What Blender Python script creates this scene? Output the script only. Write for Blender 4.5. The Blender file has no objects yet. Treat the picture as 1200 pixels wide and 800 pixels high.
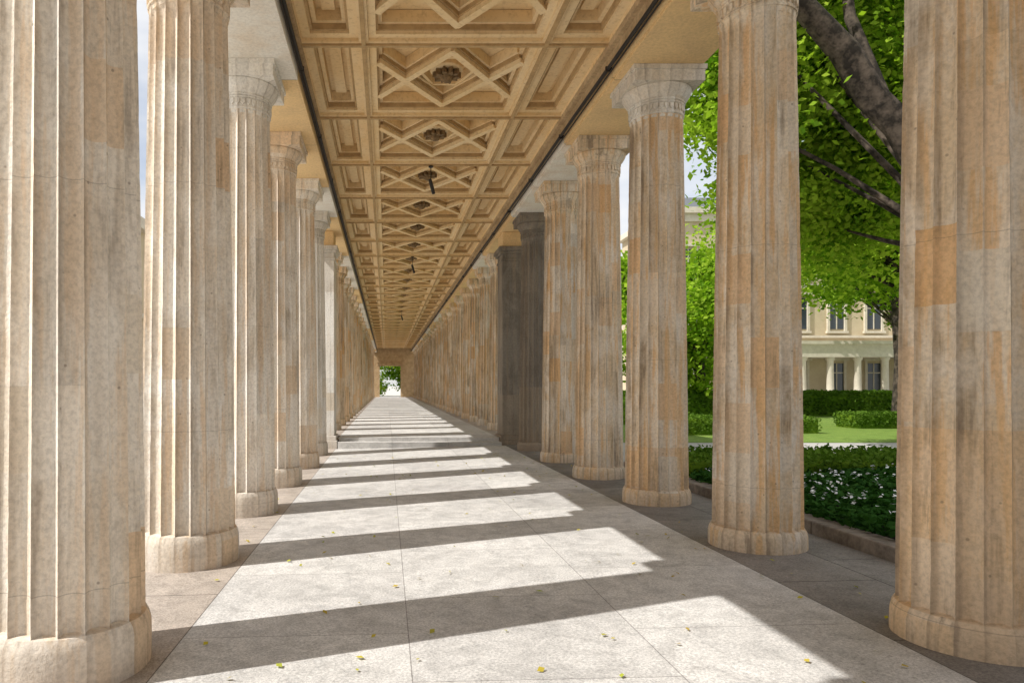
import bpy, math, random
import numpy as np
from mathutils import Vector, Matrix
random.seed(7); RS=np.random.RandomState(11)
sc=bpy.context.scene
# ------------------------------------------------------------------ helpers
class MB:
    def __init__(s): s.v=[]; s.f=[]; s.m=[]
    def box(s,x0,x1,y0,y1,z0,z1,m=0):
        b=len(s.v)
        s.v+= [(x0,y0,z0),(x1,y0,z0),(x1,y1,z0),(x0,y1,z0),(x0,y0,z1),(x1,y0,z1),(x1,y1,z1),(x0,y1,z1)]
        for q in ((3,2,1,0),(4,5,6,7),(0,1,5,4),(1,2,6,5),(2,3,7,6),(3,0,4,7)):
            s.f.append(tuple(b+i for i in q)); s.m.append(m)
    def poly_prism(s,pts,z0,z1,m=0):
        b=len(s.v); n=len(pts)
        s.v+=[(p[0],p[1],z0) for p in pts]+[(p[0],p[1],z1) for p in pts]
        s.f.append(tuple(b+i for i in range(n-1,-1,-1))); s.m.append(m)
        s.f.append(tuple(b+n+i for i in range(n))); s.m.append(m)
        for i in range(n):
            j=(i+1)%n; s.f.append((b+i,b+j,b+n+j,b+n+i)); s.m.append(m)
    def bar(s,p,q,w,z0,z1,m=0):
        d=Vector((q[0]-p[0],q[1]-p[1])); d.normalize(); n=Vector((-d.y,d.x))*w/2
        s.poly_prism([(p[0]-n.x,p[1]-n.y),(q[0]-n.x,q[1]-n.y),(q[0]+n.x,q[1]+n.y),(p[0]+n.x,p[1]+n.y)],z0,z1,m)
    def quad(s,a,b_,c,d,m=0):
        b=len(s.v); s.v+=[a,b_,c,d]; s.f.append((b,b+1,b+2,b+3)); s.m.append(m)
    def lathe(s,prof,n=32,cx=0,cy=0,m=0,cap=True):
        b=len(s.v)
        for (r,z) in prof:
            for i in range(n):
                a=2*math.pi*i/n; s.v.append((cx+r*math.cos(a),cy+r*math.sin(a),z))
        for k in range(len(prof)-1):
            for i in range(n):
                j=(i+1)%n; s.f.append((b+k*n+i,b+k*n+j,b+(k+1)*n+j,b+(k+1)*n+i)); s.m.append(m)
        if cap:
            s.f.append(tuple(b+(len(prof)-1)*n+i for i in range(n))); s.m.append(m)
            s.f.append(tuple(b+i for i in range(n-1,-1,-1))); s.m.append(m)
    def tube(s,pts,rads,n=10,m=0,lump=.10):
        b=len(s.v); P=[Vector(p) for p in pts]
        for k,p in enumerate(P):
            d=(P[min(k+1,len(P)-1)]-P[max(k-1,0)]).normalized()
            up=Vector((0,0,1)) if abs(d.z)<.9 else Vector((1,0,0))
            u=d.cross(up).normalized(); w=d.cross(u).normalized()
            for i in range(n):
                a=2*math.pi*i/n; rr=rads[k]*(1+lump*math.sin(3*a+k)); q=p+u*math.cos(a)*rr+w*math.sin(a)*rr
                s.v.append(tuple(q))
        for k in range(len(P)-1):
            for i in range(n):
                j=(i+1)%n; s.f.append((b+k*n+i,b+(k+1)*n+i,b+(k+1)*n+j,b+k*n+j)); s.m.append(m)
        s.f.append(tuple(b+(len(P)-1)*n+i for i in range(n))); s.m.append(m)
    def mesh(s,name,mats,smooth=None):
        me=bpy.data.meshes.new(name); me.from_pydata(s.v,[],s.f); me.update()
        for m in mats: me.materials.append(m)
        me.polygons.foreach_set('material_index',s.m)
        if smooth is not None:
            me.polygons.foreach_set('use_smooth',[True]*len(s.f)); me.set_sharp_from_angle(angle=math.radians(smooth))
        me.update(); return me
    def obj(s,name,mats,loc=(0,0,0),smooth=None,parent=None):
        o=bpy.data.objects.new(name,s.mesh(name,mats,smooth)); o.location=loc
        sc.collection.objects.link(o)
        if parent: o.parent=parent
        return o
def empty(name,loc=(0,0,0)):
    e=bpy.data.objects.new(name,None); e.location=loc; sc.collection.objects.link(e); return e
class NT:
    def __init__(s,name):
        s.mat=bpy.data.materials.new(name); s.mat.use_nodes=True; s.t=s.mat.node_tree
        s.b=s.t.nodes['Principled BSDF']; s.b.inputs['Specular IOR Level'].default_value=.25
        s.b.inputs['Roughness'].default_value=.85
    def n(s,ty,**kw):
        nd=s.t.nodes.new(ty)
        for k,v in kw.items():
            if hasattr(nd,k): setattr(nd,k,v)
        return nd
    def l(s,a,b): s.t.links.new(a,b)
    def set(s,inp,v):
        if isinstance(v,bpy.types.NodeSocket): s.l(v,inp)
        else: inp.default_value=v
    def math(s,op,a,b=None,clamp=False):
        nd=s.n('ShaderNodeMath',operation=op); nd.use_clamp=clamp; s.set(nd.inputs[0],a)
        if b is not None: s.set(nd.inputs[1],b)
        return nd.outputs[0]
    def vec(s,op,a,b):
        nd=s.n('ShaderNodeVectorMath',operation=op); s.set(nd.inputs[0],a); s.set(nd.inputs[1],b); return nd.outputs[0]
    def comb(s,x,y,z):
        nd=s.n('ShaderNodeCombineXYZ')
        for i,v in enumerate((x,y,z)): s.set(nd.inputs[i],v)
        return nd.outputs[0]
    def sep(s,v):
        nd=s.n('ShaderNodeSeparateXYZ'); s.l(v,nd.inputs[0]); return nd.outputs
    def noise(s,v,scale,detail=4,rough=.6,dist=0):
        nd=s.n('ShaderNodeTexNoise'); s.l(v,nd.inputs['Vector']); nd.inputs['Scale'].default_value=scale
        nd.inputs['Detail'].default_value=detail; nd.inputs['Roughness'].default_value=rough; nd.inputs['Distortion'].default_value=dist
        return nd.outputs['Fac']
    def ramp(s,f,stops):
        nd=s.n('ShaderNodeValToRGB'); e=nd.color_ramp.elements
        while len(e)<len(stops): e.new(.5)
        for i,(p,c) in enumerate(stops):
            e[i].position=p; e[i].color=(c,c,c,1) if not isinstance(c,(tuple,list)) else (*c,1)
        s.l(f,nd.inputs[0]); return nd.outputs[0]
    def mix(s,f,a,b,mode='MIX'):
        nd=s.n('ShaderNodeMix',data_type='RGBA',blend_type=mode); s.set(nd.inputs[0],f)
        for i,v in ((6,a),(7,b)):
            if isinstance(v,(tuple,list)): nd.inputs[i].default_value=(*v[:3],1)
            else: s.l(v,nd.inputs[i])
        return nd.outputs[2]
    def white(s,v):
        nd=s.n('ShaderNodeTexWhiteNoise',noise_dimensions='3D'); s.l(v,nd.inputs['Vector']); return nd.outputs
    def obj(s): return s.n('ShaderNodeTexCoord').outputs['Object']
    def geo(s): return s.n('ShaderNodeNewGeometry').outputs['Position']
    def bump(s,h,st=.4,d=.01):
        nd=s.n('ShaderNodeBump'); nd.inputs['Strength'].default_value=st; nd.inputs['Distance'].default_value=d
        s.l(h,nd.inputs['Height']); s.l(nd.outputs[0],s.b.inputs['Normal'])
    def col(s,c): s.set(s.b.inputs['Base Color'],(*c,1) if isinstance(c,tuple) else c)

def stone_column(name,c1,c2,c3,grime,patch=.86,orange=.65,dirt_shade=.45):
    N=NT(name); o=N.obj(); rnd=N.n('ShaderNodeObjectInfo').outputs['Random']
    r100=N.math('MULTIPLY',rnd,100.)
    x,y,z=N.sep(o); po=N.vec('ADD',o,N.comb(r100,r100,r100))
    streak=N.noise(N.vec('MULTIPLY',po,(1,1,.07)),9,4,.65); fine=N.noise(po,34,3,.7); med=N.noise(N.vec('MULTIPLY',po,(1,1,.45)),2.2,5,.70,.5)
    base=N.mix(N.ramp(med,[(.43,0.),(.56,1.)]),c1,c2)
    base=N.mix(N.math('MULTIPLY',N.ramp(streak,[(.51,0.),(.60,1.)]),orange),base,c3)
    dz=N.math('ADD',N.math('DIVIDE',z,2.3),N.math('MULTIPLY',rnd,7.))
    drum=N.white(N.comb(N.math('FLOOR',dz),r100,0.)); dc=N.sep(drum[1])
    base=N.mix(N.math('MULTIPLY',drum[0],.5),base,c2)
    base=N.mix(N.math('MULTIPLY',N.math('GREATER_THAN',dc[1],.7),.35),base,c3)
    au=N.math('ADD',N.math('MULTIPLY',N.math('ARCTAN2',y,x),20/(2*math.pi)),20.)
    fl=N.white(N.comb(N.math('FLOOR',au),r100,N.math('FLOOR',dz)))
    cu=N.math('FLOOR',N.math('DIVIDE',au,2.))
    sh=N.white(N.comb(cu,r100,3.))
    cv=N.math('FLOOR',N.math('ADD',N.math('MULTIPLY',z,2.1),N.math('MULTIPLY',sh[0],9.)))
    w=N.white(N.comb(cu,cv,r100)); 
    pm=N.math('GREATER_THAN',w[0],patch); wc=N.sep(w[1])
    pc=N.mix(wc[1],c3,(.76,.69,.58))
    base=N.mix(N.math('MULTIPLY',pm,.8),base,pc)
    dv=N.math('ADD',N.math('ADD',N.math('MULTIPLY',drum[0],.10),N.math('MULTIPLY',fl[0],.20)),.86)
    base=N.mix(1.,base,N.comb(dv,dv,dv),'MULTIPLY')
    sm=N.ramp(streak,[(.36,1.),(.45,0.)])
    g=N.math('MULTIPLY',N.math('MULTIPLY',sm,N.ramp(med,[(.40,.1),(.60,1.)])),grime,True)
    base=N.mix(g,base,(.22,.17,.125))
    blot=N.math('MULTIPLY',N.ramp(med,[(.60,0.),(.70,1.)]),grime*.5)
    base=N.mix(blot,base,(.32,.265,.21))
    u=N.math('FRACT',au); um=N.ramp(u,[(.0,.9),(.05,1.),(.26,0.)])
    fm=N.math('MULTIPLY',N.math('MULTIPLY',um,N.ramp(med,[(.35,.2),(.62,1.)])),dirt_shade)
    base=N.mix(fm,base,(.22,.165,.12))  # dirt plus painted-in shade along one edge of each flute, so fluting reads
    gl=N.math('MULTIPLY',N.ramp(N.math('ADD',z,N.math('MULTIPLY',med,.8)),[(.32,.9),(.95,0.)]),.5)
    base=N.mix(gl,base,(.34,.25,.17))
    base=N.mix(1.,base,N.ramp(fine,[(.25,.76),(.6,1.06)]),'MULTIPLY')
    fr=N.math('FRACT',dz); j=N.math('LESS_THAN',N.math('ABSOLUTE',N.math('SUBTRACT',fr,.5)),.0012)
    base=N.mix(N.math('MULTIPLY',j,.32),base,(.12,.095,.08))
    vo=N.n('ShaderNodeTexVoronoi'); N.l(po,vo.inputs['Vector']); vo.inputs['Scale'].default_value=7
    pit=N.math('MULTIPLY',N.ramp(vo.outputs['Distance'],[(.045,1.),(.08,0.)]),.55)
    base=N.mix(pit,base,(.20,.15,.11))
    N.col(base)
    N.bump(fine,.5,.012); return N.mat
M_colL=stone_column('sandstone_pale',(.86,.81,.73),(.76,.68,.57),(.74,.52,.31),.45,.88,.55,.5)
M_colR=stone_column('sandstone_ochre',(.80,.72,.61),(.71,.57,.40),(.73,.45,.20),.68,.84,.8,.6)
M_colW=stone_column('sandstone_new',(.82,.79,.73),(.74,.70,.63),(.66,.56,.43),.25,.95,.4,.35)
M_dark=stone_column('sandstone_blackened',(.27,.235,.19),(.18,.155,.125),(.33,.26,.18),.6,2.)

def ceil_mat():
    N=NT('painted_ceiling'); p=N.geo(); n1=N.noise(p,.9,3,.6); n2=N.noise(p,14,3,.7)
    c=N.mix(N.ramp(n1,[(.35,0.),(.65,1.)]),(.92,.72,.44),(.87,.63,.33))
    c=N.mix(N.ramp(n2,[(.5,0.),(.8,.7)]),c,(.55,.37,.18)); N.col(c); return N.mat
M_ceil=ceil_mat()
def ceil2():
    N=NT('painted_ceiling_rib'); p=N.geo(); n2=N.noise(p,7,3,.7)
    N.col(N.mix(N.ramp(n2,[(.4,0.),(.7,.8)]),(.56,.38,.19),(.38,.25,.12))); return N.mat
M_rib=ceil2()
def arch_mat():
    N=NT('architrave_stone'); p=N.geo(); x,y,z=N.sep(p)
    q=N.math('DIVIDE',N.math('SUBTRACT',y,4.25),2.52)
    cell=N.math('FLOOR',q); sx=N.math('SIGN',N.math('SUBTRACT',x,.9))
    w=N.white(N.comb(cell,sx,14.)); n1=N.noise(p,2,4,.6); n2=N.noise(p,25,3,.7)
    c=N.mix(N.ramp(w[0],[(.45,0.),(.55,1.)]),(.82,.78,.70),(.84,.60,.31))
    c=N.mix(N.ramp(n1,[(.45,0.),(.75,.5)]),c,(.60,.42,.24)); c=N.mix(1.,c,N.ramp(n2,[(.3,.85),(.6,1.05)]),'MULTIPLY')
    j=N.math('LESS_THAN',N.math('FRACT',q),.005)
    c=N.mix(N.math('MULTIPLY',j,.7),c,(.08,.06,.05)); N.col(c); return N.mat
M_arch=arch_mat()
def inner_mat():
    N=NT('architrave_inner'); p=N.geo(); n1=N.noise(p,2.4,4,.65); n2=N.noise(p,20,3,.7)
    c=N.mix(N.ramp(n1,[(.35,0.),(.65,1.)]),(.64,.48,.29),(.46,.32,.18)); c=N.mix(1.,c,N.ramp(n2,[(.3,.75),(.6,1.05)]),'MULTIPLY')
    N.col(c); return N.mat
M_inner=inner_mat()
def slab_mat(name,c1,c2,cm,bw,rh,ox,oy,off=.5,mort=.006,lo=.50):
    N=NT(name); p=N.geo(); x,y,z=N.sep(p)
    v=N.comb(N.math('ADD',y,oy),N.math('ADD',x,ox),0.)
    b=N.n('ShaderNodeTexBrick'); b.offset=off; b.offset_frequency=2; N.l(v,b.inputs['Vector'])
    b.inputs['Scale'].default_value=1; b.inputs['Brick Width'].default_value=bw; b.inputs['Row Height'].default_value=rh
    b.inputs['Mortar Size'].default_value=mort; b.inputs['Mortar Smooth'].default_value=.2
    b.inputs['Color1'].default_value=(*c1,1); b.inputs['Color2'].default_value=(*c2,1); b.inputs['Mortar'].default_value=(*cm,1)
    n1=N.noise(p,.8,4,.65); n2=N.noise(p,60,4,.9); n3=N.noise(p,5,4,.7,.5)
    c=N.mix(1.,b.outputs['Color'],N.ramp(n1,[(.3,.82),(.65,1.06)]),'MULTIPLY')
    c=N.mix(1.,c,N.ramp(n3,[(.32,.76),(.58,1.04)]),'MULTIPLY')
    c=N.mix(1.,c,N.ramp(n2,[(.34,lo),(.6,1.12)]),'MULTIPLY')
    vo=N.n('ShaderNodeTexVoronoi'); N.l(p,vo.inputs['Vector']); vo.inputs['Scale'].default_value=4.5
    c=N.mix(N.math('MULTIPLY',N.ramp(vo.outputs['Distance'],[(.05,1.),(.09,0.)]),.3),c,(.16,.15,.14))
    N.col(c); N.bump(n2,.5,.006); N.b.inputs['Roughness'].default_value=.7; return N.mat
M_floor=slab_mat('granite_slabs',(.74,.72,.685),(.60,.58,.555),(.34,.32,.30),1.5,1.505,1.36,.7,.5,.004)
M_strip=slab_mat('sandstone_strip',(.55,.475,.405),(.43,.37,.32),(.16,.13,.11),2.52,1.1,1.36+1.1,-4.25+1.26,0.,.006)
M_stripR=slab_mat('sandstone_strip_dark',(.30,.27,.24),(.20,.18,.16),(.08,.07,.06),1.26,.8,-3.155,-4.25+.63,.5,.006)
def simple(name,c,c2=None,scale=6,rough=.85,bump=.0,metal=0,sharp=(.3,.7)):
    N=NT(name); p=N.geo(); n=N.noise(p,scale,3,.7)
    N.col(N.mix(N.ramp(n,[(sharp[0],0.),(sharp[1],1.)]),c,c2 or tuple(k*.7 for k in c))); N.b.inputs['Roughness'].default_value=rough
    N.b.inputs['Metallic'].default_value=metal
    if bump: N.bump(n,bump,.02)
    return N.mat
M_black=simple('black_cable',(.03,.027,.025),None,5,.5); M_lampm=simple('lamp_metal',(.04,.035,.03),None,5,.45)
M_bronze=simple('bronze_rosette',(.32,.21,.10),(.11,.07,.035),20,.7)
M_gravel=simple('gravel',(.60,.57,.52),(.48,.45,.40),30,.9)
M_path=simple('path_sand',(.50,.48,.44),(.40,.38,.35),20,.9)
M_kerb=simple('kerb_stone',(.32,.27,.22),(.14,.115,.095),7,.9,.5)
M_soil=simple('soil',(.04,.035,.025),None,20,.95)
M_bark=simple('bark',(.13,.10,.075),(.03,.024,.018),3.5,.95,1.,0,(.36,.58))
M_roof=simple('roof_stone',(.45,.40,.33),(.35,.3,.24),3)
def grass_mat():
    N=NT('lawn_grass'); p=N.geo(); n=N.noise(p,2,4,.7); n2=N.noise(p,40,3,.8)
    c=N.mix(N.ramp(n,[(.3,0.),(.7,1.)]),(.17,.28,.045),(.27,.38,.07)); c=N.mix(1.,c,N.ramp(n2,[(.3,.5),(.7,1.2)]),'MULTIPLY')
    N.col(c); N.bump(n2,1.,.03); return N.mat
M_grass=grass_mat()
def leaf_mat(name,c1,c2,c3,tr=.45):
    N=NT(name); g=N.n('ShaderNodeNewGeometry'); ri=g.outputs['Random Per Island']; n=N.noise(g.outputs['Position'],.7,1,.6)
    c=N.mix(ri,c1,c2); c=N.mix(N.ramp(n,[(.42,0.),(.62,.8)]),c,c3); 
    df=N.n('ShaderNodeBsdfDiffuse'); N.l(c,df.inputs['Color'])
    t=N.n('ShaderNodeBsdfTranslucent'); N.l(N.mix(1.,c,(1.0,1.2,.45),'MULTIPLY'),t.inputs['Color'])
    mx=N.n('ShaderNodeMixShader'); mx.inputs[0].default_value=tr; N.l(df.outputs[0],mx.inputs[1]); N.l(t.outputs[0],mx.inputs[2])
    N.l(mx.outputs[0],N.t.nodes['Material Output'].inputs['Surface']); return N.mat
M_leaf=leaf_mat('leaves_plane_tree',(.11,.24,.018),(.38,.53,.05),(.40,.53,.055),.45)
M_leafd=leaf_mat('leaves_dark',(.06,.15,.013),(.20,.33,.03),(.24,.36,.035),.42)
M_ivy=leaf_mat('ivy_leaves',(.015,.050,.01),(.055,.14,.03),(.035,.10,.02),.2)
M_hedge=leaf_mat('hedge_leaves',(.045,.10,.012),(.13,.22,.03),(.13,.22,.03),.3)
M_flower=simple('white_petals',(.86,.87,.86),(.80,.82,.80),10)
M_dead=leaf_mat('fallen_leaf',(.55,.46,.06),(.34,.42,.06),(.45,.30,.08),.1)
# ------------------------------------------------------------------ constants
XL,XR=-1.925,3.67; CX=.93; S=2.52; Y0=4.25; TOP=5.76; CZ=6.24; NB=4; NE=32; YL=-.12
YS=Y0-NB*S-1.6; YE=Y0+NE*S; HALF=2.17
def fz(x): return .022*(x-2.3)
# ------------------------------------------------------------------ column mesh
def column_mesh(name,mat,capmat,seed,floor=0.,worn=0.,sc_=1.):
    rs=np.random.RandomState(seed); M=MB(); nf=20; sg=8; n=nf*sg
    zb=floor+.24; zt=5.18; K=72; RB,RT=.405,.338
    prof=[(.437,floor-.25),(.440,floor+.05),(.438,floor+.15),(.430,floor+.19),(.414,floor+.222),(.37,floor+.235)]
    M.lathe(prof,64)
    for idx in range(len(M.v)):
        x,y,z=M.v[idx]; k=1-abs(rs.randn())*.003; M.v[idx]=(x*k,y*k,z)
    b=len(M.v)
    chip=np.zeros((K+1,nf))
    for k in range(K+1): chip[k]=np.clip(rs.rand(nf)-.84+worn,0,1)**1.2*.18
    for k in range(K+1):
        t=k/K; z=zb-.02+(zt-zb+.02)*t; R=RB-(RB-RT)*(t**1.25)
        fade=min(1,(1-t)*K/2.2); fade=math.sqrt(fade) if fade<1 else 1
        for i in range(n):
            f=i//sg; u=(i%sg)/sg; a=2*math.pi*i/n
            d=math.sin(math.pi*u)**.62 if 0<u<1 else 0
            r=R-.048*d*fade
            if i%sg==0: r-=chip[k][f]*R*.5
            r+=rs.randn()*.0004
            M.v.append((r*math.cos(a),r*math.sin(a),z))
    for k in range(K):
        for i in range(n):
            j=(i+1)%n; M.f.append((b+k*n+i,b+k*n+j,b+(k+1)*n+j,b+(k+1)*n+i)); M.m.append(0)
    q=.338/.372
    M.lathe([(r*q,z) for r,z in ((.36,5.14),(.372,5.185),(.385,5.19),(.388,5.205),(.375,5.215),(.372,5.225),(.374,5.32),(.39,5.33),(.392,5.345),(.38,5.35),(.39,5.357),(.402,5.362),(.402,5.375),(.39,5.385))],64,m=1)
    for i in range(32):
        a=2*math.pi*i/32; c,s_=math.cos(a),math.sin(a)
        b=len(M.v)
        for (w,z) in ((-.023,5.312),(.023,5.312),(.023,5.262),(.0,5.235),(-.023,5.262)):
            M.v.append((.358*c-w*s_,.358*s_+w*c,z))
        for (w,z) in ((-.027,5.317),(.027,5.317),(.027,5.26),(.0,5.23),(-.027,5.26)):
            M.v.append((.336*c-w*s_,.336*s_+w*c,z))
        M.f.append((b,b+4,b+3,b+2,b+1)); M.m.append(1)
        for k in range(5):
            r_=(k+1)%5; M.f.append((b+k,b+r_,b+5+r_,b+5+k)); M.m.append(1)
    M.lathe([(.35,5.38),(.372,5.405),(.40,5.44),(.425,5.48),(.440,5.515),(.444,5.54),(.430,5.562)],64,m=1)
    for (h,z0,z1) in ((.455,5.555,5.70),(.475,5.70,TOP-.002)):
        M.box(-h,h,-h,h,z0,z1,1)
    if sc_!=1: M.v=[(x*sc_,y*sc_,z) for x,y,z in M.v]
    return M.mesh(name,[mat,capmat],30)
mL=[column_mesh('columnL%d'%i,M_colL,M_colL,20+i,0,0,1.09) for i in range(2)]
mLw=column_mesh('columnLw',M_colL,M_colW,31,0,0,1.05)
mLn=column_mesh('columnLn',M_colW,M_colW,33)
mR=[column_mesh('columnR%d'%i,M_colR,M_colR,40+i,0,.04) for i in range(2)]
mRw=column_mesh('columnRw',M_colR,M_colW,45)
mRd=column_mesh('columnRd',M_dark,M_dark,46,0,.2)
mLu=column_mesh('columnLu',M_colR,M_colR,51,.2); mRu=column_mesh('columnRu',M_colR,M_colR,52,.2,.05)
def put(name,me,x,y,z=0,rot=0):
    o=bpy.data.objects.new(name,me); o.location=(x,y,z); o.rotation_euler[2]=rot; sc.collection.objects.link(o); return o
def pier(x,y,mat):
    M=MB(); w=.42; t=5.30
    M.box(-w-.08,w+.08,-w-.08,w+.08,-.25,.14); M.box(-w-.05,w+.05,-w-.05,w+.05,.14,.26); M.box(-w,w,-w,w,.26,t-.32)
    M.box(-w-.02,w+.02,-w-.02,w+.02,t-.32,t-.26); M.box(-w+.005,w-.005,-w+.005,w-.005,t-.26,t-.12)
    M.box(-w-.05,w+.05,-w-.05,w+.05,t-.12,t-.05); M.box(-w-.09,w+.09,-w-.09,w+.09,t-.05,t+.06)
    M.box(-w+.02,w-.02,-w+.02,w-.02,t+.06,TOP-.002,1)
    o=M.obj('stone_pier',[mat,M_arch],(x,y,0)); bm=o.modifiers.new('b','BEVEL'); bm.width=.012; bm.segments=2
for n in range(-NB,NE):
    for side,x in ((0,XL),(1,XR)):
        y=Y0+n*S+(YL if side==0 else .0)
        rot=random.randint(0,3)*math.pi/2
        if n==6: pier(x+(.1 if side==0 else -.12),y-.5,M_dark if side else M_colW); continue
        if n>6: me=mRu if side else mLu
        elif side==0: me={2:mLw,5:mLn}.get(n,mL[n%2])
        else: me={5:mRd,2:mRw}.get(n,mR[n%2])
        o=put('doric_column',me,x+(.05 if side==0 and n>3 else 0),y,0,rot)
# ------------------------------------------------------------------ entablature
for sx,x in ((-1,XL),(1,XR)):
    M=MB(); hw=.43
    xi=CX+sx*HALF; xo=x+sx*hw
    a,b=min(xi,xo),max(xi,xo)
    M.box(a,b,YS,YE,TOP+.001,6.62,0)
    if sx>0:
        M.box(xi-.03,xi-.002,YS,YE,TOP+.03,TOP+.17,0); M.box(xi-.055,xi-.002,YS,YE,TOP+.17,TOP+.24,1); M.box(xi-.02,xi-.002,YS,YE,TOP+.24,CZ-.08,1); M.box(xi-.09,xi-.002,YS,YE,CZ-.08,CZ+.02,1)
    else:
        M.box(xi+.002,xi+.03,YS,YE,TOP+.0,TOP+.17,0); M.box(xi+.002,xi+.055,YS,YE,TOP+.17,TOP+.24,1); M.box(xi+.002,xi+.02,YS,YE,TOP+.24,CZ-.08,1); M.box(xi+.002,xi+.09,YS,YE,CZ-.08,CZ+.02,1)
    c0,c1=(xo-.06,xo-.002) if sx<0 else (xo+.002,xo+.06)
    M.box(c0,c1,YS,YE,6.15,6.25,0)
    c0,c1=(xo-.30,xo-.002) if sx<0 else (xo+.002,xo+.30)
    M.box(c0,c1,YS,YE,6.62,6.85,0)
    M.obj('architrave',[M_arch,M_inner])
    C=MB(); cx=xi-sx*.085
    C.tube([(cx,YS+k*(YE-YS)/60,TOP+.155+.008*math.sin(k*1.7)) for k in range(61)],[.026]*61,8,0,0)
    C.tube([(cx+sx*.02,YS+k*(YE-YS)/60,TOP+.09) for k in range(61)],[.013]*61,6,0,0)
    for k in range(36): C.box(cx-.03,cx+.06 if sx>0 else cx+.03,Y0-NB*S+k*S,Y0-NB*S+k*S+.03,TOP+.12,TOP+.185)
    C.obj('electric_cable',[M_black],smooth=40)
R=MB(); R.box(XL-.75,XR+.75,YS-.2,YE+1.5,6.86,7.12); R.obj('roof_slab',[M_roof])
# ------------------------------------------------------------------ coffered ceiling
B=MB(); D=.34; SX=HALF
B.quad((-SX,0,D),(-SX,S,D),(SX,S,D),(SX,0,D))
B.box(-SX,SX,-.07,.07,.0,D-.002,0)
B.box(-SX+.02,SX-.02,-.028,.028,-.03,-.001,1)
for rx in (-1.24,1.24):
    B.box(rx-.065,rx+.065,.071,S-.071,.003,D-.004,0); B.box(rx-.028,rx+.028,.03,S-.03,-.032,.001,1)
for rx in (-SX+.05,SX-.05): B.box(rx-.048,rx+.048,.071,S-.071,.004,D-.004,0)
def ring(x0,x1,y0,y1,w,z0,z1,m=0):
    B.box(x0,x1,y0,y0+w,z0,z1,m); B.box(x0,x1,y1-w,y1,z0,z1,m)
    B.box(x0,x0+w,y0+w,y1-w,z0,z1,m); B.box(x1-w,x1,y0+w,y1-w,z0,z1,m)
for sgn in (-1,1):
    x0,x1=sorted((sgn*1.306,sgn*(SX-.10))); y0,y1=.072,S-.072
    ring(x0,x1,y0,y1,.12,.05,D-.006); x0+=.12;x1-=.12;y0+=.12;y1-=.12
    ring(x0,x1,y0,y1,.035,.09,D-.006,1); x0+=.035;x1-=.035;y0+=.035;y1-=.035
    ring(x0,x1,y0,y1,.06,.17,D-.006)
    B.box(x0+.14,x1-.14,y0+.14,y1-.14,D-.07,D-.006)
cx0,cx1,cy0,cy1=-1.172,1.172,.072,S-.072; cy=S/2
ring(cx0,cx1,cy0,cy1,.10,.05,D-.006); ring(cx0+.10,cx1-.10,cy0+.10,cy1-.10,.03,.10,D-.007,1); ring(cx0+.13,cx1-.13,cy0+.13,cy1-.13,.05,.17,D-.008)
hx,hy=1.06,S/2-.18; kx=.64; k=1.42
def seg(ax,ay,bx,by,w,z0,m=0):
    B.bar((ax,cy+ay),(bx,cy+by),w,z0,D-.005-random.random()*.002,m)
zz=0
for sx in (-1,1):
    for sy in (-1,1):
        xa=sx*hx; ya=sy*k*(kx-hx)
        xb=-sx*.02; yb=sy*k*(kx+.02)
        zz+=1
        seg(xa,ya,xb,yb,.24,.175+zz*.0023); seg(xa,ya,xb,yb,.165,.115+zz*.0023,1); seg(xa,ya,xb,yb,.105,.05+zz*.0023)
HX=[(-.40,0),(-.19,.44),(.19,.44),(.40,0),(.19,-.44),(-.19,-.44)]
for i in range(6):
    a,b=HX[i],HX[(i+1)%6]; seg(a[0],a[1],b[0],b[1],.05,.20+i*.0021)
for i in range(10):
    a=2*math.pi*i/10; B.poly_prism([(0.03*math.cos(a+1.57),cy+0.03*math.sin(a+1.57)),(.16*math.cos(a-.25),cy+.16*math.sin(a-.25)),(.22*math.cos(a),cy+.22*math.sin(a)),(.16*math.cos(a+.25),cy+.16*math.sin(a+.25))],.11+.012*(i%2),.2,2)
B.lathe([(.02,.045),(.05,.05),(.09,.08),(.11,.12),(.13,.16)],12,0,cy,2)
B.lathe([(.24,.21),(.26,.23),(.26,D-.003)],24,0,cy,0)
co=B.obj('coffered_ceiling',[M_ceil,M_rib,M_bronze],(CX,Y0-NB*S,CZ))
ar=co.modifiers.new('a','ARRAY'); ar.count=NB+NE; ar.use_relative_offset=False; ar.use_constant_offset=True; ar.constant_offset_displace=(0,S,0)
# ------------------------------------------------------------------ floors
ys=18.15
def sheet(name,x0,x1,y0,y1,z,mat,tilt=False):
    M=MB(); 
    z0=z+(fz(x0) if tilt else 0); z1=z+(fz(x1) if tilt else 0)
    M.quad((x0,y0,z0),(x1,y0,z1),(x1,y1,z1),(x0,y1,z0)); return M.obj(name,[mat])
sheet('stone_pavement',-1.36,3.155,YS-8,ys+.02,0,M_floor,True)
sheet('stone_pavement',-2.7,-1.36,YS-8,YE+3,0,M_strip,True)
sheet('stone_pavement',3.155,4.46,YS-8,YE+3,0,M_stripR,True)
M=MB(); M.box(-1.30,3.06,ys,ys+.4,-.2,.10); M.box(-1.30,3.06,ys+.4,YE+6,-.2,.20); M.obj('stone_step',[M_floor])
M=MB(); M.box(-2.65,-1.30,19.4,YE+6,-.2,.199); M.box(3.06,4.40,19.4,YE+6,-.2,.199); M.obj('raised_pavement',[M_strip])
sheet('ground',-900,900,-500,1500,-.18,M_gravel)
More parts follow.
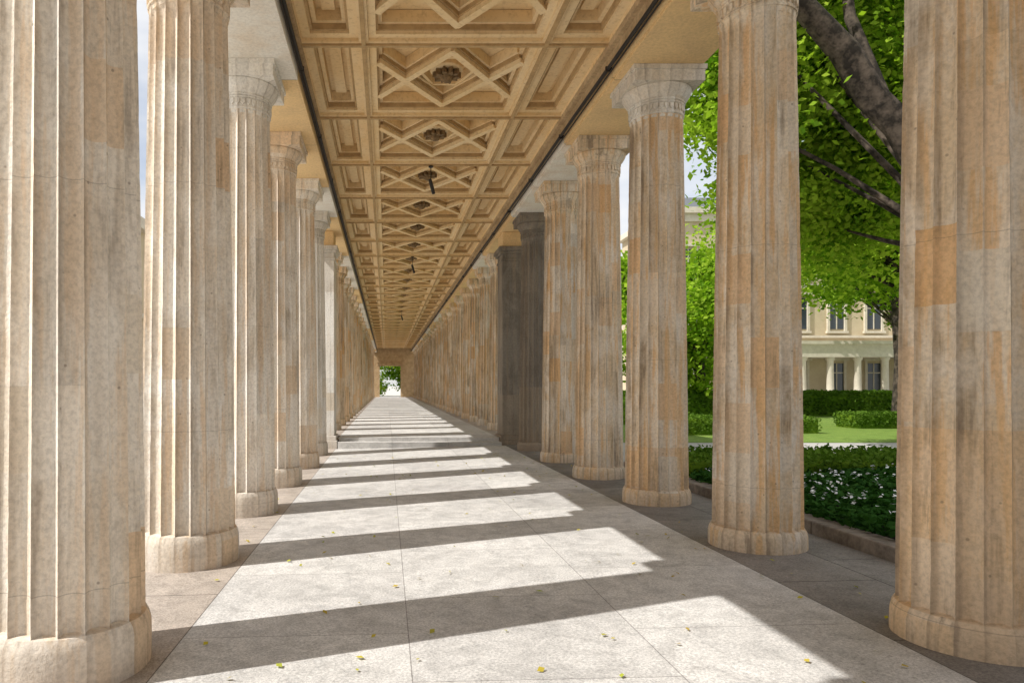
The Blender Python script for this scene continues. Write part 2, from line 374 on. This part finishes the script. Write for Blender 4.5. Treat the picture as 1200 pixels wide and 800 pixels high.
# ------------------------------------------------------------------ pendant lamps
for k_ in (4,8,15):
    yy=Y0+k_*S
    e=empty('pendant_lamp',(CX,yy,CZ))
    L=MB(); L.lathe([(.05,-.06),(.05,-.03)],12); L.tube([(0,0,-.03),(0,0,-.36)],[.010,.010],6); L.obj('rod',[M_lampm],parent=e)
    L=MB(); L.lathe([(.028,-.16),(.036,-.15),(.04,0),(.036,.14),(.015,.16)],16); o=L.obj('spotlight_head',[M_lampm],parent=e,smooth=40); o.location=(.02,0,-.46); o.rotation_euler=(.3,-.3,0)
# ------------------------------------------------------------------ end wall with doorway
M=MB(); ye=YE+.5; dx0,dx1=-.95,1.85
M.box(XL-.8,dx0,ye,ye+.8,-.1,6.6); M.box(dx1,XR+.8,ye,ye+.8,-.1,6.6); M.box(dx0,dx1,ye,ye+.8,4.1,6.6)
M.box(dx0-.15,dx0+.1,ye-.08,ye-.002,.2,4.1); M.box(dx1-.1,dx1+.15,ye-.08,ye-.002,.2,4.1); M.box(dx0-.2,dx1+.2,ye-.12,ye-.003,4.12,4.5)
M.obj('portal_wall',[M_inner])
# ------------------------------------------------------------------ foliage
def leaf_object(name,P,size,mat,parent=None,flat=.35):
    n=len(P); u=RS.randn(n,3); u/=np.linalg.norm(u,axis=1)[:,None]
    nr=RS.randn(n,3); nr[:,2]=np.abs(nr[:,2])+flat; nr/=np.linalg.norm(nr,axis=1)[:,None]
    a=np.cross(nr,u); a/=np.linalg.norm(a,axis=1)[:,None]+1e-9; b=np.cross(nr,a)
    s=size*(.6+.8*RS.rand(n))[:,None]
    V=np.stack([P-a*s*.5,P+b*s*.33+nr*s*.05,P+a*s*.5,P-b*s*.33+nr*s*.05],1).reshape(-1,3)
    me=bpy.data.meshes.new(name); me.vertices.add(4*n); me.vertices.foreach_set('co',V.astype(np.float32).ravel())
    me.loops.add(4*n); me.loops.foreach_set('vertex_index',np.arange(4*n,dtype=np.int32))
    me.polygons.add(n); me.polygons.foreach_set('loop_start',np.arange(0,4*n,4,dtype=np.int32)); me.polygons.foreach_set('loop_total',np.full(n,4,dtype=np.int32))
    me.update(calc_edges=True); me.materials.append(mat)
    o=bpy.data.objects.new(name,me); sc.collection.objects.link(o)
    if parent: o.parent=parent
    return o
def crown_points(blobs,nclump,nleaf,cs):
    out=[]; vol=np.array([b[3]*b[4]*b[5] for b in blobs]); vol=vol/vol.sum()
    for b,w in zip(blobs,vol):
        m=max(3,int(nclump*w)); d=RS.randn(m,3); d/=np.linalg.norm(d,axis=1)[:,None]; r=RS.rand(m)**.45
        c=np.array(b[:3])+d*r[:,None]*np.array(b[3:6])
        k=max(5,int(nleaf*w/m)); cc=np.repeat(c,k,0); q=RS.randn(len(cc),3)*cs*np.repeat(.6+.8*RS.rand(m),k)[:,None]; q[:,2]*=.6
        out.append(cc+q)
    return np.concatenate(out)
def tree(name,base,th,tr,limbs,blobs,ncl,nl,cs,ls,mat,nbr=3):
    e=empty(name,(0,0,0)); M=MB(); bx,by=base
    pts=[(bx,by,-.2),(bx,by,.4),(bx+.05,by,th*.4),(bx-.05,by+.05,th*.75),(bx,by,th)]
    M.tube(pts,[tr*1.5,tr*1.1,tr*.95,tr*.9,tr*.75],14)
    for L in limbs: M.tube(L[0],L[1],14)
    for b in blobs:
        c=Vector(b[:3]); s=Vector((bx,by,th*.85)); 
        for q in range(nbr):
            t=c+Vector((random.uniform(-.6,.6)*b[3],random.uniform(-.6,.6)*b[4],random.uniform(0,.6)*b[5]))
            mid=s.lerp(t,.5)+Vector((random.uniform(-.4,.4),random.uniform(-.4,.4),random.uniform(.0,.8)))
            M.tube([tuple(s),tuple(s.lerp(mid,.5)+Vector((0,0,.15))),tuple(mid),tuple(t)],[tr*.28,tr*.2,tr*.14,tr*.05],7)
    M.obj('trunk_and_limbs',[M_bark],smooth=60,parent=e)
    leaf_object('crown_leaves',crown_points(blobs,ncl,nl,cs),ls,mat,e)
    return e
tree('plane_tree',(12.1,14.0),4.6,.36,
  [([(12.1,14,3.4),(11.6,14,4.9),(11.05,14,5.9),(10.5,13.97,6.9),(9.9,13.95,7.5),(9.35,13.9,8.4),(8.5,13.8,9.2),(7.3,13.6,10.2)],[.38,.33,.30,.29,.27,.26,.22,.16]),
   ([(12.1,14,4.2),(12.5,14.2,7),(13.0,14.6,10)],[.34,.26,.15]),
   ([(10.4,14,7.0),(9.9,14.6,9.5),(9.9,15,12)],[.14,.11,.08])],
  [(8.9,16.6,9.4,2.2,2.2,2.4),(10.8,17.4,8.6,2.4,2.2,2.6),(12.5,17,10.5,3,2.5,2.6),(9.5,17.0,12.2,3.2,2.6,2.2),(13.5,17.5,7.6,2.6,2.4,2.6),(8.4,15.8,7.9,1.4,1.3,1.2),(10.7,17.8,6.6,1.7,1.5,1.4),(12.6,18.5,5.8,1.8,1.6,1.3),(10.0,12.4,9.7,1.2,.8,.8),(9.6,16.5,10.8,2.0,2,1.6)],
  460,96000,.40,.17,M_leaf,1)
def simple_tree(name,x,y,h,w,tr,mat=M_leaf,ls=.34,nl=26000,low=.22):
    bl=[]
    for i in range(9):
        a=i*2.4; rr=w*.28*(1 if i else 0); zc=h*(low+.16+(.62-low)*((i*.37)%1)); 
        bl.append((x+rr*math.cos(a)*1.3,y+rr*math.sin(a)*1.3,zc,w*.27,w*.27,h*.15+.5))
    bl.append((x,y,h*.82,w*.3,w*.3,h*.17))
    return tree(name,(x,y),h*.4,tr,[],bl,220,nl,.55,ls,mat)
simple_tree('linden_tree',20.4,25.5,12.8,9.0,.38,M_leaf,.21,48000,.37)
simple_tree('linden_tree',26.4,35,17.5,11,.40,M_leafd,.30,34000,.40)
simple_tree('linden_tree',17.9,39,10.4,7.2,.3,M_leaf,.28,24000,.10)
simple_tree('linden_tree',15.6,52,12.5,7.5,.35,M_leaf,.36,18000,.1)
simple_tree('linden_tree',12.0,60,14,8,.35,M_leafd,.4,12000,.1)
simple_tree('linden_tree',44,58,17,12,.4,M_leafd,.42,14000,.42)
simple_tree('linden_tree',-3.5,118,9,9,.4,M_leaf,.5,7000,.0)
simple_tree('linden_tree',4.5,121,10,8,.4,M_leafd,.5,7000,.02)
# ------------------------------------------------------------------ garden
sheet('lawn',4.7,80,20.4,60,-.09,M_grass)
sheet('garden_path',4.7,80,12.7,20.4,-.10,M_path)
sheet('planting_soil',4.7,22,-6,12.8,.02,M_soil)
M=MB(); y=-8
while y<12.6:
    L=1.9; M.box(4.47,4.72,y,y+L-.012,-.18,.18); y+=L
M.box(4.72,22,12.6,12.75,-.18,.10)
o=M.obj('planting_bed_kerb',[M_kerb]); bm=o.modifiers.new('b','BEVEL'); bm.width=.018; bm.segments=2
def rect_points(x0,x1,y0,y1,n,h0,h1,bumpy=.08):
    X=x0+(x1-x0)*RS.rand(n); Y=y0+(y1-y0)*RS.rand(n)
    Z=h0+(h1-h0)*RS.rand(n)**.5+bumpy*(np.sin(X*3.1)*np.cos(Y*2.7)+.5*np.sin(X*7+Y*5))
    return np.stack([X,Y,Z],1)
P=rect_points(4.62,13,3.0,10.8,56000,.05,.30,.035); leaf_object('ivy_ground_cover',P,.085,M_ivy,flat=.7)
nfl=900; P=rect_points(4.8,12,3.5,10.6,nfl,.32,.35,.035); 
P=np.repeat(P,3,0)+RS.randn(nfl*3,3)*.014; leaf_object('white_flowers',P,.045,M_flower,flat=1.5)
def hedge(x0,x1,y0,y1,h,dens,ls,mat=M_hedge):
    e=empty('box_hedge',(0,0,0)); M=MB(); M.box(x0+.06,x1-.06,y0+.06,y1-.06,-.1,h-.07); M.obj('core',[M_leafd],parent=e)
    A=[]; 
    def f(n,fn): 
        q=fn(n); A.append(q+RS.randn(n,3)*.03)
    lx,ly=x1-x0,y1-y0
    f(int(lx*ly*dens),lambda n: np.stack([x0+lx*RS.rand(n),y0+ly*RS.rand(n),np.full(n,h)+.03*np.sin(RS.rand(n)*6)],1))
    f(int(lx*h*dens),lambda n: np.stack([x0+lx*RS.rand(n),np.full(n,y0),h*RS.rand(n)],1))
    f(int(ly*h*dens),lambda n: np.stack([np.full(n,x0),y0+ly*RS.rand(n),h*RS.rand(n)],1))
    leaf_object('leaves',np.concatenate(A),ls,mat,e,.3)
hedge(4.75,19,10.7,12.5,.44,420,.085,M_hedge)
hedge(13,46,38,39.6,1.25,110,.2,M_hedge)
hedge(13.8,15.4,24.2,25.4,.45,400,.09); hedge(18.6,21,27,28.4,.5,400,.09); hedge(9.4,11.6,23.4,24.8,.5,400,.09)
hedge(8.5,12,30,31,.9,200,.13)
n=210; P=np.stack([-1.9+5.6*RS.rand(n),2.2+14*RS.rand(n)**1.2,np.zeros(n)],1); P[:,2]=.022*(P[:,0]-2.3)+.014
leaf_object('fallen_leaves',P,.045,M_dead,flat=2.5)
# ------------------------------------------------------------------ buildings
M_wall=simple('museum_sandstone',(.62,.53,.37),(.52,.42,.28),.7,.9); M_trim=simple('museum_trim',(.70,.64,.52),(.56,.50,.40),2)
def glass():
    N=NT('window_glass'); N.col((.04,.05,.06)); N.b.inputs['Roughness'].default_value=.1; N.b.inputs['Specular IOR Level'].default_value=.6; return N.mat
M_glass=glass(); M_slate=simple('slate_roof',(.16,.17,.18),None,3)
def museum(name,x0,x1,yf,h,pitch,depth=14):
    e=empty(name,(0,0,0)); W=MB(); T=MB(); G=MB(); C=MB()
    W.box(x0,x1,yf,yf+depth,-.15,h); T.box(x0-.6,x1+.6,yf-.6,yf+depth+.5,h+.002,h+.6); T.box(x0-.3,x1+.3,yf-.25,yf-.002,h-.8,h-.002)
    T.box(x0-.2,x1+.2,yf-.18,yf-.003,11.6,12.0); T.box(x0-.1,x1+.1,yf-.3,yf-.003,6.5,6.75)
    n=int((x1-x0)/pitch)
    for i in range(n):
        c=x0+(i+.5)*(x1-x0)/n
        for (zb,zt,w) in ((7.4,10.6,1.5),(12.8,15.6,1.4),(1.0,3.9,1.4)):
            G.box(c-w/2,c+w/2,yf-.05,yf-.004,zb,zt)
            T.box(c-w/2-.25,c-w/2,yf-.2,yf-.006,zb-.2,zt+.25); T.box(c+w/2,c+w/2+.25,yf-.2,yf-.006,zb-.2,zt+.25)
            T.box(c-w/2-.45,c+w/2+.45,yf-.34,yf-.007,zt+.25,zt+.5); T.box(c-w/2-.35,c+w/2+.35,yf-.3,yf-.007,zb-.42,zb-.2)
            T.box(c-.05,c+.05,yf-.09,yf-.052,zb,zt); T.box(c-w/2,c+w/2,yf-.085,yf-.053,zb+(zt-zb)*.65,zb+(zt-zb)*.65+.1)
    py=yf-4
    k=int((x1-x0)/2.6)
    for i in range(k+1):
        c=x0+.6+i*(x1-x0-1.2)/k
        C.lathe([(.42,0),(.42,.25),(.34,.3),(.29,4.0),(.42,4.2),(.42,4.35)],14,c,py)
    T.box(x0,x1,py-.5,yf-.31,4.36,5.6); T.box(x0-.2,x1+.2,py-.75,yf-.32,5.602,5.9); T.box(x0,x1,py-.7,yf-.01,-.15,.0)
    W.obj('walls',[M_wall],parent=e); T.obj('cornices_and_frames',[M_trim],parent=e); G.obj('windows',[M_glass],parent=e); C.obj('portico_columns',[M_trim],parent=e,smooth=40)
    Rf=MB()
    Rf.v+=[(x0,yf,h+.6),(x1,yf,h+.6),(x1,yf+depth,h+.6),(x0,yf+depth,h+.6),(x0+4,yf+depth/2,h+3.6),(x1-4,yf+depth/2,h+3.6)]
    Rf.f+=[(0,1,5,4),(2,3,4,5),(1,2,5),(3,0,4)]; Rf.m+=[0]*4
    Rf.obj('hipped_roof',[M_slate],parent=e)
museum('museum_building',29,86,70,19.2,3.6)
def side_building():
    e=empty('stone_gallery_building'); W=MB();T=MB();G=MB(); xf=-16
    W.box(-30,xf,40,95,-.15,11.6); T.box(-30,xf+.5,39.8,95.2,11.602,12.3)
    T.box(xf+.003,xf+.2,40,95,6.0,6.3)
    for i in range(13):
        c=42.4+i*4.2
        for zb,zt in ((1.2,4.4),(7.2,10.2)):
            G.box(xf+.003,xf+.04,c-.8,c+.8,zb,zt); T.box(xf+.004,xf+.2,c-1.0,c-.8,zb-.2,zt+.2); T.box(xf+.004,xf+.2,c+.8,c+1.0,zb-.2,zt+.2); T.box(xf+.004,xf+.3,c-1.2,c+1.2,zt+.2,zt+.5)
    W.obj('walls',[M_wall],parent=e); T.obj('cornices_and_frames',[M_trim],parent=e); G.obj('windows',[M_glass],parent=e)
side_building()
# ------------------------------------------------------------------ light
d=Vector((2.6,.86,0)).normalized(); el=math.radians(48.2); d=Vector((d.x*math.cos(el),d.y*math.cos(el),-math.sin(el)))
sl=bpy.data.lights.new('sun','SUN'); sl.energy=5.0; sl.angle=math.radians(.5); sl.color=(1,.97,.925)
so=bpy.data.objects.new('sun',sl); so.rotation_euler=d.to_track_quat('-Z','Y').to_euler(); sc.collection.objects.link(so)
w=bpy.data.worlds.new('World'); sc.world=w; w.use_nodes=True; t=w.node_tree; bg=t.nodes['Background']
sk=t.nodes.new('ShaderNodeTexSky'); sk.sky_type='NISHITA'; sk.sun_disc=False; sk.sun_elevation=el; sk.sun_rotation=math.radians(252)
tc=t.nodes.new('ShaderNodeTexCoord'); mp=t.nodes.new('ShaderNodeMapping'); mp.inputs['Scale'].default_value=(1,1,2.6)
nz=t.nodes.new('ShaderNodeTexNoise'); nz.inputs['Scale'].default_value=2.2; nz.inputs['Detail'].default_value=5; nz.inputs['Roughness'].default_value=.55
rp=t.nodes.new('ShaderNodeValToRGB'); rp.color_ramp.elements[0].position=.34; rp.color_ramp.elements[1].position=.58
rp.color_ramp.elements[0].color=(.4,.4,.4,1)
mx=t.nodes.new('ShaderNodeMix'); mx.data_type='RGBA'; mx.inputs[7].default_value=(6.5,6.55,6.65,1)
t.links.new(tc.outputs['Generated'],mp.inputs[0]); t.links.new(mp.outputs[0],nz.inputs['Vector']); t.links.new(nz.outputs['Fac'],rp.inputs[0])
t.links.new(rp.outputs[0],mx.inputs[0]); t.links.new(sk.outputs[0],mx.inputs[6]); t.links.new(mx.outputs[2],bg.inputs[0]); bg.inputs[1].default_value=.15
# ------------------------------------------------------------------ camera
cd=bpy.data.cameras.new('camera'); cd.lens=24; cd.sensor_width=36; cd.shift_x=.1225; cd.shift_y=.0433; cd.clip_start=.05; cd.clip_end=3000
cam=bpy.data.objects.new('camera',cd); cam.location=(0,0,1.6); cam.rotation_euler=(math.radians(90),0,0); sc.collection.objects.link(cam); sc.camera=cam
sc.view_settings.view_transform='Standard'; sc.view_settings.look='None'; sc.view_settings.exposure=0
